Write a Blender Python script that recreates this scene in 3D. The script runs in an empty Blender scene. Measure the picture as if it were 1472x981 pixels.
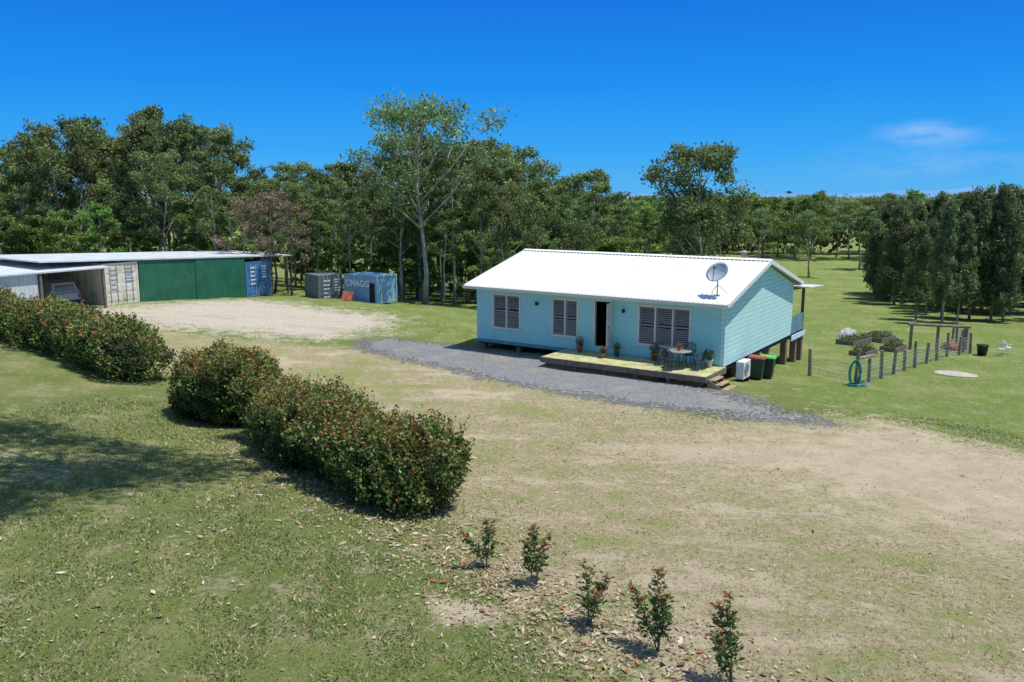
import bpy, math, numpy as np
from mathutils import Vector, Matrix
sc=bpy.context.scene
COL=sc.collection
rng=np.random.default_rng(7)
# ---------------------------------------------------------------- terrain
def S(t):
    t=np.clip(t,0,1); return t*t*(3-2*t)
def G(x,y):
    x=np.asarray(x,float); y=np.asarray(y,float)
    z=-0.45+1.4*S((26-y-0.5*x)/16)
    z=z+0.8*S((-x-8)/16)*(1-S((y-52)/14))
    d=np.maximum(0,(x-8)*.8+(y-34)*.6); z=z-3.2*(1-np.exp(-.13*d/3.2))
    z=z-1.5*S((y-60)/60)
    return z
def g(x,y): return float(G(x,y))
def vnoise(x,y,seed=0):
    xi=np.floor(x).astype(np.int64); yi=np.floor(y).astype(np.int64); fx=x-xi; fy=y-yi
    def h(a,b):
        n=(a*374761393+b*668265263+seed*1442695041)&0xffffffff
        n=((n^(n>>13))*1274126177)&0xffffffff
        return ((n^(n>>16))&0xffff)/65535.
    fx=fx*fx*(3-2*fx); fy=fy*fy*(3-2*fy)
    return (h(xi,yi)*(1-fx)+h(xi+1,yi)*fx)*(1-fy)+(h(xi,yi+1)*(1-fx)+h(xi+1,yi+1)*fx)*fy
def fb(x,y,seed=0): return (vnoise(x,y,seed)+.5*vnoise(x*2.1,y*2.1,seed+1)+.25*vnoise(x*4.3,y*4.3,seed+2))/1.75
def sdf(px,py,poly):
    px=np.asarray(px,float);py=np.asarray(py,float)
    d=np.full(px.shape,1e9); ins=np.zeros(px.shape,bool); n=len(poly)
    for i in range(n):
        ax,ay=poly[i];bx,by=poly[(i+1)%n]
        ex,ey=bx-ax,by-ay
        t=np.clip(((px-ax)*ex+(py-ay)*ey)/(ex*ex+ey*ey+1e-9),0,1)
        d=np.minimum(d,np.hypot(px-ax-t*ex,py-ay-t*ey))
        c=((ay>py)!=(by>py))&(px<(bx-ax)*(py-ay)/(by-ay+1e-12)+ax)
        ins^=c
    return np.where(ins,d,-d)
DRY=[(-25,45.5),(-17.5,43.5),(-11.7,42.5),(-7.6,41.7),(-3.7,37.8),(.7,33.5),(4.3,30.4),(6.9,28.4),(12.2,28.2),(16,24.5),(22,20),(34,10),(34,0),(1.5,0),(1.6,10),(.3,12.2),(-1.2,14.6),(-1,17),(-5.2,22),(-8.5,28),(-13.5,34),(-22,41)]
DIRT=[(4.5,25.2),(7.2,26.3),(10,27.8),(13,28.2),(15.3,24.2),(22,18.5),(20,14),(14,13.5),(10.6,16.3),(8.9,18),(7.7,18.9),(6.5,21.7)]
D2=[(-1.7,12.2),(-.4,12.5),(.5,12.6),(.1,11.5),(-.9,11.2)]
D3=[(.7,11.3),(1.9,11.1),(2.6,10),(3.6,9.2),(2.6,9),(1.2,10.2)]
DSH=[(-15,19),(-13,22.5),(-9,22),(-8,18),(-10,15.5),(-14,15)]
PALE=[(-26,47.6),(-24.2,51.3),(-18.9,58.5),(-14.8,57),(-7.4,52.3),(-7.9,46),(-10,44.3),(-12.8,44.2),(-18.7,44.5)]
GRAV=[(-8.2,44.0),(-6.6,44.6),(-3.2,42.6),(-1.0,41),(2.0,38.7),(5.1,35.4),(7.8,32.8),(9.0,30.9),(10.0,29.0),(11.3,27.3),(10.8,26.9),(8.8,27.7),(6.5,28.5),(3.8,30.2),(.2,33.1),(-4.2,37.4),(-7.7,41.2)]
def ramp(s,w): return np.clip(.5+s/(2*w),0,1)
# ---------------------------------------------------------------- nodes
def newmat(name):
    m=bpy.data.materials.new(name); m.use_nodes=True; nt=m.node_tree
    b=nt.nodes['Principled BSDF']; return m,nt,b
def N(nt,typ,**kw):
    n=nt.nodes.new(typ)
    for k,v in kw.items(): setattr(n,k,v)
    return n
def mixc(nt,fac,a,b,blend='MIX'):
    n=nt.nodes.new('ShaderNodeMix'); n.data_type='RGBA'; n.blend_type=blend
    for sk,val in ((n.inputs[0],fac),(n.inputs[6],a),(n.inputs[7],b)):
        if isinstance(val,bpy.types.NodeSocket): nt.links.new(val,sk)
        elif isinstance(val,(int,float)): sk.default_value=val
        else: sk.default_value=(*val,1)
    return n.outputs[2]
def math_(nt,op,a,b=None,c=None,clamp=False):
    n=nt.nodes.new('ShaderNodeMath'); n.operation=op; n.use_clamp=clamp
    for i,val in enumerate((a,b,c)):
        if val is None: continue
        if isinstance(val,bpy.types.NodeSocket): nt.links.new(val,n.inputs[i])
        else: n.inputs[i].default_value=val
    return n.outputs[0]
def sstep(nt,x,a,b):
    n=nt.nodes.new('ShaderNodeMapRange'); n.interpolation_type='SMOOTHSTEP'
    nt.links.new(x,n.inputs[0]); n.inputs[1].default_value=a; n.inputs[2].default_value=b
    return n.outputs[0]
def noise(nt,vec,scale,detail=4,rough=.55):
    n=nt.nodes.new('ShaderNodeTexNoise'); n.inputs['Scale'].default_value=scale
    n.inputs['Detail'].default_value=detail; n.inputs['Roughness'].default_value=rough
    if vec is not None: nt.links.new(vec,n.inputs['Vector'])
    return n.outputs[0]
def bump(nt,b,h,strength,dist):
    n=nt.nodes.new('ShaderNodeBump'); n.inputs['Strength'].default_value=strength; n.inputs['Distance'].default_value=dist
    nt.links.new(h,n.inputs['Height']); nt.links.new(n.outputs[0],b.inputs['Normal'])
_mc={}
def paint(name,col,rough=.6,metal=0,var=.2,scale=3,bmp=0,dirt=None,dirtamt=.5,spec=.5):
    if name in _mc: return _mc[name]
    m,nt,b=newmat(name)
    tc=N(nt,'ShaderNodeTexCoord'); o=tc.outputs['Object']
    n1=noise(nt,o,scale,6,.65)
    dk=tuple(c*(1-var) for c in col); lt=tuple(min(1,c*(1+var)) for c in col)
    c=mixc(nt,sstep(nt,n1,.3,.7),dk,lt)
    if dirt:
        n2=noise(nt,o,scale*.6,8,.7)
        c=mixc(nt,math_(nt,'MULTIPLY',sstep(nt,n2,.5,.68),dirtamt),c,dirt)
    nt.links.new(c,b.inputs['Base Color'])
    b.inputs['Roughness'].default_value=rough; b.inputs['Metallic'].default_value=metal
    b.inputs['Specular IOR Level'].default_value=spec
    if bmp: bump(nt,b,noise(nt,o,scale*12,3),bmp,.02)
    _mc[name]=m; return m
# ---------------------------------------------------------------- mesh helper
class MB:
    def __init__(s): s.v=[];s.f=[];s.m=[]
    def box(s,x0,x1,y0,y1,z0,z1,m=0):
        return s.hexa([(x0,y0,z0),(x1,y0,z0),(x1,y1,z0),(x0,y1,z0),(x0,y0,z1),(x1,y0,z1),(x1,y1,z1),(x0,y1,z1)],m)
    def hexa(s,p,m=0):
        n=len(s.v); s.v+=p
        for f in ((3,2,1,0),(4,5,6,7),(0,1,5,4),(1,2,6,5),(2,3,7,6),(3,0,4,7)):
            s.f.append(tuple(n+i for i in f)); s.m.append(m)
        return s
    def prism(s,a,b,m=0):
        k=len(a); n=len(s.v); s.v+=[tuple(p) for p in a]+[tuple(p) for p in b]
        s.f.append(tuple(range(n+k-1,n-1,-1))); s.m.append(m)
        s.f.append(tuple(range(n+k,n+2*k))); s.m.append(m)
        for i in range(k):
            j=(i+1)%k; s.f.append((n+i,n+j,n+k+j,n+k+i)); s.m.append(m)
        return s
    def path(s,pts,rad,n=8,m=0):
        pts=[Vector(p) for p in pts]
        if not hasattr(rad,'__len__'): rad=[rad]*len(pts)
        base=len(s.v); up=None
        for i,p in enumerate(pts):
            d=(pts[min(i+1,len(pts)-1)]-pts[max(i-1,0)]).normalized()
            if up is None:
                up=Vector((0,0,1)) if abs(d.z)<.9 else Vector((1,0,0))
            a=d.cross(up).normalized(); b=a.cross(d).normalized(); up=b
            for k in range(n):
                t=2*math.pi*k/n; q=p+(a*math.cos(t)+b*math.sin(t))*rad[i]; s.v.append(tuple(q))
        for i in range(len(pts)-1):
            for k in range(n):
                a0=base+i*n+k;b0=base+i*n+(k+1)%n
                s.f.append((a0,b0,b0+n,a0+n)); s.m.append(m)
        s.f.append(tuple(base+k for k in range(n))[::-1]); s.m.append(m)
        e=base+(len(pts)-1)*n; s.f.append(tuple(e+k for k in range(n))); s.m.append(m)
        return s
    def lathe(s,prof,c=(0,0,0),n=16,m=0):
        base=len(s.v)
        for r,z in prof:
            for k in range(n):
                t=2*math.pi*k/n; s.v.append((c[0]+r*math.cos(t),c[1]+r*math.sin(t),c[2]+z))
        for i in range(len(prof)-1):
            for k in range(n):
                a0=base+i*n+k;b0=base+i*n+(k+1)%n
                s.f.append((a0,b0,b0+n,a0+n)); s.m.append(m)
        s.f.append(tuple(base+k for k in range(n))[::-1]); s.m.append(m)
        e=base+(len(prof)-1)*n; s.f.append(tuple(e+k for k in range(n))); s.m.append(m)
        return s
    def obj(s,name,mats,parent=None,smooth=False,bevel=0):
        me=bpy.data.meshes.new(name); me.from_pydata(s.v,[],s.f)
        if not isinstance(mats,(list,tuple)): mats=[mats]
        for m in mats: me.materials.append(m)
        me.polygons.foreach_set('material_index',s.m)
        if smooth: me.polygons.foreach_set('use_smooth',[True]*len(s.f))
        me.update(); me.validate()
        o=bpy.data.objects.new(name,me); COL.objects.link(o)
        if parent: o.parent=parent
        if bevel:
            bv=o.modifiers.new('bev','BEVEL'); bv.width=bevel; bv.segments=2; bv.limit_method='ANGLE'
        return o
def empty(name,loc,rotz=0,label=None,cat=None,group=None):
    o=bpy.data.objects.new(name,None); o.empty_display_size=.3; COL.objects.link(o)
    o.location=loc; o.rotation_euler=(0,0,rotz)
    if label: o['label']=label
    if cat: o['category']=cat
    if group: o['group']=group
    return o
def tag(o,label,cat,group=None):
    o['label']=label;o['category']=cat
    if group:o['group']=group
    return o
def npmesh(name,V,F,mat,col=None,smooth=False):
    me=bpy.data.meshes.new(name); k=F.shape[1]
    me.vertices.add(len(V)); me.vertices.foreach_set('co',V.astype(np.float32).ravel())
    me.loops.add(F.size); me.loops.foreach_set('vertex_index',F.astype(np.int32).ravel())
    me.polygons.add(len(F)); me.polygons.foreach_set('loop_start',np.arange(0,F.size,k,dtype=np.int32))
    me.polygons.foreach_set('loop_total',np.full(len(F),k,np.int32))
    if smooth: me.polygons.foreach_set('use_smooth',np.ones(len(F),bool))
    me.update(calc_edges=True)
    if col is not None:
        a=me.color_attributes.new('col','FLOAT_COLOR','POINT'); c=np.ones((len(V),4),np.float32); c[:,:col.shape[1]]=col
        a.data.foreach_set('color',c.ravel())
    me.materials.append(mat); return me
def ob(name,me,parent=None):
    o=bpy.data.objects.new(name,me); COL.objects.link(o)
    if parent:o.parent=parent
    return o
def unit(a): return a/(np.linalg.norm(a,axis=1,keepdims=True)+1e-9)
def leaves(C,L,W,r,axis=None,axw=0.):
    n=len(C); a=r.normal(size=(n,3)); a=unit(a)
    if axis is not None: a=unit(a*(1-axw)+axis*axw)
    b=unit(np.cross(a,r.normal(size=(n,3))))
    L=np.broadcast_to(L,(n,))[:,None];W=np.broadcast_to(W,(n,))[:,None]
    V=np.stack([C-a*L*.5,C+b*W*.5,C+a*L*.5,C-b*W*.5],1).reshape(-1,3)
    return V,np.arange(4*n).reshape(n,4)
# ---------------------------------------------------------------- ground material
def ground_mat():
    m,nt,b=newmat('ground_grass_and_dirt')
    geo=N(nt,'ShaderNodeNewGeometry'); pos=geo.outputs['Position']
    at=N(nt,'ShaderNodeAttribute',attribute_name='col'); sep=N(nt,'ShaderNodeSeparateColor'); nt.links.new(at.outputs['Color'],sep.inputs[0])
    dry,bare,pale=sep.outputs[0],sep.outputs[1],sep.outputs[2]; gra=at.outputs['Alpha']
    nA=noise(nt,pos,.33,5,.6); nB=noise(nt,pos,1.3,6,.65); nC=noise(nt,pos,8,6,.7); nD=noise(nt,pos,38,4,.7); nL=noise(nt,pos,.16,4,.6)
    mp=N(nt,'ShaderNodeMapping'); nt.links.new(pos,mp.inputs[0]); mp.inputs['Rotation'].default_value=(0,0,math.radians(52)); mp.inputs['Scale'].default_value=(.35,1.1,1)
    nS=noise(nt,mp.outputs[0],.7,6,.68)
    sx=N(nt,'ShaderNodeSeparateXYZ'); nt.links.new(pos,sx.inputs[0])
    grass=mixc(nt,sstep(nt,nD,.34,.66),(.075,.10,.024),(.225,.275,.080))
    lush=mixc(nt,sstep(nt,nC,.35,.65),(.10,.165,.03),(.21,.30,.065))
    farw=math_(nt,'MAXIMUM',sstep(nt,sx.outputs[0],8,15),sstep(nt,sx.outputs[1],38,50))
    grass=mixc(nt,math_(nt,'MULTIPLY',farw,.75),grass,lush)
    grass=mixc(nt,math_(nt,'MULTIPLY',sstep(nt,nC,.45,.7),.45),grass,(.28,.31,.10))
    grass=mixc(nt,math_(nt,'MULTIPLY',sstep(nt,nA,.44,.68),.5),grass,(.33,.32,.13))
    sp=math_(nt,'ADD',nB,math_(nt,'MULTIPLY',math_(nt,'SUBTRACT',nC,.5),.9))
    grass=mixc(nt,math_(nt,'MULTIPLY',sstep(nt,sp,.51,.70),.65),grass,(.38,.32,.20))
    straw=mixc(nt,sstep(nt,nC,.32,.66),(.26,.215,.12),(.50,.42,.25))
    straw=mixc(nt,math_(nt,'MULTIPLY',sstep(nt,nD,.48,.70),.6),straw,(.60,.52,.35))
    straw=mixc(nt,math_(nt,'MULTIPLY',sstep(nt,nD,.48,.36),.6),straw,(.16,.13,.07))
    gm=math_(nt,'ADD',math_(nt,'MULTIPLY',nS,.6),math_(nt,'MULTIPLY',nB,.5))
    gm=math_(nt,'ADD',gm,math_(nt,'MULTIPLY',math_(nt,'SUBTRACT',nL,.5),.5))
    straw=mixc(nt,math_(nt,'MULTIPLY',sstep(nt,gm,.53,.68),.8),straw,(.26,.29,.09))
    straw=mixc(nt,math_(nt,'MULTIPLY',sstep(nt,gm,.53,.42),.75),straw,(.56,.47,.33))
    dirt=mixc(nt,sstep(nt,nB,.3,.7),(.48,.39,.26),(.60,.50,.35))
    dirt=mixc(nt,math_(nt,'MULTIPLY',sstep(nt,nC,.46,.68),.55),dirt,(.42,.37,.20))
    dirt=mixc(nt,math_(nt,'MULTIPLY',sstep(nt,nD,.46,.34),.35),dirt,(.30,.24,.15))
    palec=mixc(nt,sstep(nt,nC,.3,.7),(.46,.395,.31),(.64,.56,.46))
    palec=mixc(nt,math_(nt,'MULTIPLY',sstep(nt,nS,.50,.64),.6),palec,(.38,.34,.21))
    grc=mixc(nt,sstep(nt,nD,.35,.65),(.085,.085,.085),(.27,.265,.255))
    def msk(a,lo=.35,hi=.65,k=1.2):
        x=math_(nt,'ADD',a,math_(nt,'MULTIPLY',math_(nt,'SUBTRACT',nB,.5),k))
        x=math_(nt,'ADD',x,math_(nt,'MULTIPLY',math_(nt,'SUBTRACT',nC,.5),k*.9))
        return sstep(nt,x,lo,hi)
    c=mixc(nt,msk(dry,.3,.7,1.5),grass,straw)
    c=mixc(nt,msk(bare,.25,.85,1.5),c,dirt)
    c=mixc(nt,msk(pale,.25,.85,1.6),c,palec)
    c=mixc(nt,msk(gra,.35,.6,1.5),c,grc)
    nt.links.new(c,b.inputs['Base Color']); b.inputs['Roughness'].default_value=.95; b.inputs['Specular IOR Level'].default_value=.1
    h=math_(nt,'ADD',nD,math_(nt,'MULTIPLY',nC,1.5)); bump(nt,b,h,.9,.06)
    return m
xs=np.unique(np.concatenate([-np.geomspace(45,1500,40),np.arange(-45,45.01,.35),np.geomspace(45,1500,40)]))
ys=np.unique(np.concatenate([[-60,-30,-15,-8,-4,-2,0,1,2,3,4,5],np.arange(6,75,.35),np.geomspace(75,4000,60)]))
def GZ(x,y): return G(x,y)+(fb(np.asarray(x)*.5,np.asarray(y)*.5,3)-.5)*.10*(1-S((np.asarray(y)-60)/20))
X,Y=np.meshgrid(xs,ys); Z=GZ(X,Y)
nx,ny=len(xs),len(ys)
V=np.stack([X.ravel(),Y.ravel(),Z.ravel()],1)
I=np.arange(nx*ny).reshape(ny,nx)
F=np.stack([I[:-1,:-1].ravel(),I[:-1,1:].ravel(),I[1:,1:].ravel(),I[1:,:-1].ravel()],1)
px,py=V[:,0],V[:,1]
cc=np.zeros((len(V),4),np.float32)
cc[:,0]=ramp(sdf(px,py,DRY),2.2)
cc[:,1]=np.maximum.reduce([ramp(sdf(px,py,DIRT),3.6)*.95,ramp(sdf(px,py,D2),.5)*.8,ramp(sdf(px,py,D3),.5)*.7,ramp(sdf(px,py,DSH),2.5)*.4])
cc[:,2]=ramp(sdf(px,py,PALE)+.3,3.0); cc[:,3]=ramp(sdf(px,py,GRAV)+.05,1.2)*.8
ground=ob('ground',npmesh('ground',V,F,ground_mat(),cc,True)); ground['kind']='structure'
# gravel strip
m,nt,b=newmat('blue_metal_gravel')
geo=N(nt,'ShaderNodeNewGeometry'); pos=geo.outputs['Position']
vo=N(nt,'ShaderNodeTexVoronoi'); vo.inputs['Scale'].default_value=30; nt.links.new(pos,vo.inputs['Vector'])
sepg=N(nt,'ShaderNodeSeparateColor'); nt.links.new(vo.outputs['Color'],sepg.inputs[0])
c=mixc(nt,sepg.outputs[0],(.085,.087,.09),(.27,.27,.27))
c=mixc(nt,math_(nt,'MULTIPLY',sstep(nt,noise(nt,pos,.9,6,.65),.48,.68),.5),c,(.30,.26,.19))
nt.links.new(c,b.inputs['Base Color']); b.inputs['Roughness'].default_value=.9; bump(nt,b,vo.outputs['Distance'],.4,.02)
gs=.085
gx=np.arange(-9.5,13.5,gs); gy=np.arange(25,45.8,gs); X,Y=np.meshgrid(gx,gy)
sd=sdf(X,Y,GRAV)-.25+(fb(X*1.1,Y*1.1,11)-.5)*1.0+(rng.random(X.shape)-.5)*1.3-.35*S((X-8.5)/3)
ok=(sd[:-1,:-1]>0)
V=np.stack([X.ravel(),Y.ravel(),(GZ(X,Y)+.012).ravel()],1); I=np.arange(X.size).reshape(X.shape)
F=np.stack([I[:-1,:-1][ok],I[:-1,1:][ok],I[1:,1:][ok],I[1:,:-1][ok]],1)
gr=ob('gravel_driveway',npmesh('gravel_driveway',V,F,m,None,True)); gr['kind']='structure'
# ---------------------------------------------------------------- grass, litter
def colmat(name,rough=.8,trans=.0):
    m,nt,b=newmat(name)
    at=N(nt,'ShaderNodeAttribute',attribute_name='col')
    nt.links.new(at.outputs['Color'],b.inputs['Base Color']); b.inputs['Roughness'].default_value=rough; b.inputs['Specular IOR Level'].default_value=.25
    if trans:
        t=N(nt,'ShaderNodeBsdfTranslucent'); nt.links.new(at.outputs['Color'],t.inputs[0])
        mx=N(nt,'ShaderNodeMixShader'); mx.inputs[0].default_value=trans
        nt.links.new(b.outputs[0],mx.inputs[1]); nt.links.new(t.outputs[0],mx.inputs[2])
        nt.links.new(mx.outputs[0],nt.nodes['Material Output'].inputs[0])
    return m
leafcol=colmat('leaf_litter_tan',.7,.1); bladecol=colmat('grass_blades',.7,.3)
n=520000
gxp=rng.uniform(-15,17,n); gyp=8.2+ (rng.random(n)**1.5)*21
dryv=ramp(sdf(gxp,gyp,DRY),2.2); pat=fb(gxp*1.3,gyp*1.3,21)*.6+fb(gxp*4,gyp*4,23)*.4
bar=np.maximum.reduce([ramp(sdf(gxp,gyp,DIRT),3),ramp(sdf(gxp,gyp,D2),.5),ramp(sdf(gxp,gyp,D3),.5),ramp(sdf(gxp,gyp,DSH),2.5)*.6])
prob=np.where(dryv>.5,.25*(pat>.5)+.08,np.clip((pat-.36)*4.0,0.04,1))*(1-bar*.93)
vis=np.abs(gxp)<gyp*.66+1.5
k=(rng.random(n)<prob)&vis
gxp,gyp,dryv,pat=gxp[k],gyp[k],dryv[k],pat[k]; n=len(gxp)
hgt=rng.uniform(.02,.075,n)*(1-.4*dryv); w=rng.uniform(.006,.015,n)*(1+gyp*.03)
az_=rng.uniform(0,6.28,n); lean=rng.normal(size=(n,2))*.04
base=np.stack([gxp,gyp,GZ(gxp,gyp)-.005],1); dx=np.stack([np.cos(az_)*w,np.sin(az_)*w,0*w],1)
tip=base+np.stack([lean[:,0],lean[:,1],hgt],1)
V=np.stack([base-dx,base+dx,tip],1).reshape(-1,3); F=np.arange(3*n).reshape(n,3)
t=rng.random(n)[:,None]
gc=np.array([.11,.17,.04])*(1-t)+np.array([.33,.40,.13])*t
sc_=(rng.random(n)<(.25+.5*dryv))[:,None]; gc=np.where(sc_,np.array([.54,.46,.27])*(.6+.6*t),gc)
gm_=ob('grass',npmesh('grass',V,F,bladecol,np.repeat(gc,3,0))); gm_['kind']='stuff'
n=7500
lx=rng.uniform(-13,14,n); ly=8.3+rng.random(n)**1.6*17
kk=(rng.random(n)<np.clip((fb(lx*.5,ly*.5,41)-.3)*2.6,.08,1)*np.where(lx>3,.35,1))&(np.abs(lx)<ly*.66+1); lx,ly=lx[kk],ly[kk]
n2=5200; tt=rng.random(n2); pth=np.array([(-8.6,25),(-5.6,19.6),(-1.9,15.6),(-.4,13.4),(1.1,11.4),(2.9,9.3)])
ii=np.minimum((tt*5).astype(int),4); ff=(tt*5-ii)[:,None]; pp=pth[ii]*(1-ff)+pth[ii+1]*ff+rng.normal(size=(n2,2))*np.array([.8,.6])
lx=np.concatenate([lx,pp[:,0]]); ly=np.concatenate([ly,pp[:,1]]); n=len(lx)
C=np.stack([lx,ly,GZ(lx,ly)+.03],1); az_=rng.uniform(0,6.28,n)
L=rng.uniform(.04,.10,n)*np.where(rng.random(n)<.10,2.0,1); W=L*rng.uniform(.25,.5,n)
a=np.stack([np.cos(az_),np.sin(az_),rng.normal(size=n)*.25],1); b_=np.stack([-np.sin(az_),np.cos(az_),rng.normal(size=n)*.3],1)
A=a*L[:,None]*.5;B=b_*W[:,None]*.5; zc=np.array([0,0,1])*rng.uniform(0,.012,n)[:,None]
V=np.stack([C-A,C-A*.2+B+zc,C+A+zc,C+A*.1-B],1).reshape(-1,3)
pal=np.array([(.50,.40,.28),(.38,.27,.16),(.6,.52,.4),(.20,.12,.07),(.52,.36,.2),(.42,.12,.05)]); lc=pal[rng.choice(6,n,p=[.26,.24,.18,.19,.11,.02])]*rng.uniform(.7,1.1,(n,1))
fl=ob('fallen_leaves',npmesh('fallen_leaves',V,np.arange(4*n).reshape(n,4),leafcol,np.repeat(lc,4,0))); fl['kind']='stuff'
# ---------------------------------------------------------------- foliage
def foliage_mat(name,dark,mid,light,hv=.1,trans=.3):
    m,nt,b=newmat(name)
    at=N(nt,'ShaderNodeAttribute',attribute_name='col'); sep=N(nt,'ShaderNodeSeparateColor'); nt.links.new(at.outputs['Color'],sep.inputs[0])
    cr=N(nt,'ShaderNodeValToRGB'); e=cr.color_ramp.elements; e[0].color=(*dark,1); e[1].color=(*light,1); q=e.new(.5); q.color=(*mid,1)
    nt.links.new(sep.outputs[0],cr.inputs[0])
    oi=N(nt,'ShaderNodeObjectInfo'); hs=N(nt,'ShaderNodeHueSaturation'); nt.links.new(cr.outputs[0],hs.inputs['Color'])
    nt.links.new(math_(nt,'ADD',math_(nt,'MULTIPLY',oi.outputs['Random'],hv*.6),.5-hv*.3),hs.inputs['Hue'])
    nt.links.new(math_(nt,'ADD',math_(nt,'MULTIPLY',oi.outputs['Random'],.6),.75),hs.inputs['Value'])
    nt.links.new(hs.outputs[0],b.inputs['Base Color']); b.inputs['Roughness'].default_value=.55; b.inputs['Specular IOR Level'].default_value=.3
    t=N(nt,'ShaderNodeBsdfTranslucent'); nt.links.new(hs.outputs[0],t.inputs[0])
    mx=N(nt,'ShaderNodeMixShader'); mx.inputs[0].default_value=trans
    nt.links.new(b.outputs[0],mx.inputs[1]); nt.links.new(t.outputs[0],mx.inputs[2]); nt.links.new(mx.outputs[0],nt.nodes['Material Output'].inputs[0])
    return m
euc=foliage_mat('eucalyptus_foliage',(.06,.09,.03),(.155,.215,.065),(.33,.39,.15),.07,.38)
ygm=foliage_mat('young_foliage',(.055,.10,.022),(.15,.24,.05),(.32,.42,.12),.07,.38)
cas=foliage_mat('casuarina_foliage',(.055,.075,.035),(.135,.17,.065),(.25,.29,.12),.05)
deadf=foliage_mat('dry_foliage',(.11,.08,.05),(.20,.15,.10),(.30,.23,.16),.03)
hedgeleaf=colmat('hedge_leaves',.45,.25)
bark=paint('eucalyptus_bark',(.36,.32,.27),.9,0,.4,1.2,.5)
barkd=paint('dark_bark',(.19,.155,.125),.9,0,.4,1.5,.5)
def tree_meshes(seed,H,R,base,ncl,nl,ls,kind='euc',tr=.018,cs=1.):
    r=np.random.default_rng(seed); mb=MB(); cl=[]
    hm=H*.9; pts=[];k=7; wob=r.normal(size=(k,2))*H*.012; wob=np.cumsum(wob,0); wob-=wob[0]
    for i in range(k): pts.append((wob[i,0],wob[i,1],hm*i/(k-1)))
    pts[0]=(0,0,-.5)
    rad=[H*tr*(1-.85*i/(k-1)) for i in range(k)]; rad[0]*=1.3
    mb.path(pts,rad,7)
    P=np.array(pts)
    def at(z):
        return np.array([np.interp(z,P[:,2],P[:,0]),np.interp(z,P[:,2],P[:,1]),z])
    if kind=='cas':
        for i in range(ncl):
            f=i/(ncl-1); z=H*(base+(1-base)*f*.97); rr=R*(1-f)**.45*(.3+.8*r.random())+.15
            a=i*2.4+r.random(); p=at(min(z,hm)); p=p+np.array([math.cos(a)*rr*.85,math.sin(a)*rr*.85,0]); p[2]=z+r.normal()*.2
            cl.append((p,max(.4,R*.30*(1-f*.4)*r.uniform(.7,1.3)),1.3))
            if i%2==0 and z<hm: mb.path([at(max(0,z-.5)),p],[H*.004,H*.001],4)
    else:
        nlb=max(5,ncl//5)
        for i in range(nlb):
            f=(i+.5)/nlb; z0=H*(base*.85+(.84-base*.85)*f); a=i*2.4+r.random()*.9
            prof=math.sin(math.pi*min(1,max(.12,.25+.62*f)))
            ln=R*(.40+.75*r.random())*prof*1.15+R*.15
            el=math.radians(r.uniform(22,50)+f*25)
            p0=at(z0); d=np.array([math.cos(a)*math.cos(el),math.sin(a)*math.cos(el),math.sin(el)])
            p1=p0+d*ln*.55+r.normal(size=3)*.15; p2=p1+d*ln*.5+np.array([0,0,.12*ln])+r.normal(size=3)*.2
            if p2[2]>H*.97: p2[2]=H*.97
            r0=H*tr*.45*(1-.5*f); mb.path([p0,p1,p2],[r0,r0*.6,r0*.2],5)
            for j in range(4):
                a2=a+r.uniform(-1.3,1.3); ql=R*r.uniform(.18,.42)
                s0=p1+(p2-p1)*r.uniform(0,.9); e=s0+np.array([math.cos(a2)*ql,math.sin(a2)*ql,ql*r.uniform(.1,.9)])
                if e[2]>H: e[2]=H
                mb.path([s0,e],[r0*.3,r0*.1],4); cl.append((e,R*r.uniform(.14,.27)*cs,.65))
            cl.append((p2,R*r.uniform(.17,.29)*cs,.65))
        for i in range(4):
            cl.append((at(hm)+np.array([r.normal()*R*.2,r.normal()*R*.2,r.uniform(-.02,.08)*H]),R*.23*cs,.7))
    Cs=[];Vs=[]
    for p,rc,fz in cl:
        n=int(nl*(rc/(R*.25))**1.6*r.uniform(.7,1.2)); u=unit(r.normal(size=(n,3))); q=u*(r.random(n)**.45)[:,None]*rc
        q[:,2]*=fz; q+=r.normal(size=(n,3))*rc*.18
        Cs.append(q+p); br=r.uniform(-.22,.22)
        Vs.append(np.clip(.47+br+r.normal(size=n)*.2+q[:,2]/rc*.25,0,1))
    C=np.concatenate(Cs); v=np.concatenate(Vs)
    if kind=='cas': V,F=leaves(C,ls*2.0,ls*.4,r,np.array([[0,0,1.]]),.35)
    else: V,F=leaves(C,ls*1.25*r.uniform(.6,1.3,len(C)),ls*.6,r)
    return mb,V,F,np.repeat(v,4)[:,None].repeat(3,1)
def make_tree_kind(nm,seed,H,R,base,ncl,nl,ls,mat,bk,kind='euc',tr=.018,cs=1.):
    mb,V,F,c=tree_meshes(seed,H,R,base,ncl,nl,ls,kind,tr,cs)
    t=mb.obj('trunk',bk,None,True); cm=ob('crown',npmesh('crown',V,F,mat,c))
    return dict(nm=nm,t=t,c=cm,H=H,used=False)
def place(kd,x,y,H,rz,label,cat='tree',group=None,z=None,wx=1.):
    s=H/kd['H']; e=empty(kd['nm'],(x,y,g(x,y) if z is None else z),rz,label,cat,group); e.scale=(s*wx,s*wx,s)
    for key in ('t','c'):
        o=kd[key]
        if kd['used']:
            o=o.copy(); COL.objects.link(o)
        o.parent=e
    kd['used']=True
    return e
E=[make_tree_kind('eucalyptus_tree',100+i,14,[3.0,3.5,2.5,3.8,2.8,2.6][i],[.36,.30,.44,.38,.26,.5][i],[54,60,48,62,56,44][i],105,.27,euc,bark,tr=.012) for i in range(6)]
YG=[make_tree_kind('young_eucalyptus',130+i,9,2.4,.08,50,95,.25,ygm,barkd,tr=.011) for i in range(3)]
CS=[make_tree_kind('casuarina_tree',150+i,11,[2.0,2.3,1.7][i],[.2,.14,.24][i],[70,78,62][i],85,.26,cas,bark,'cas',.012) for i in range(3)]
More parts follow.
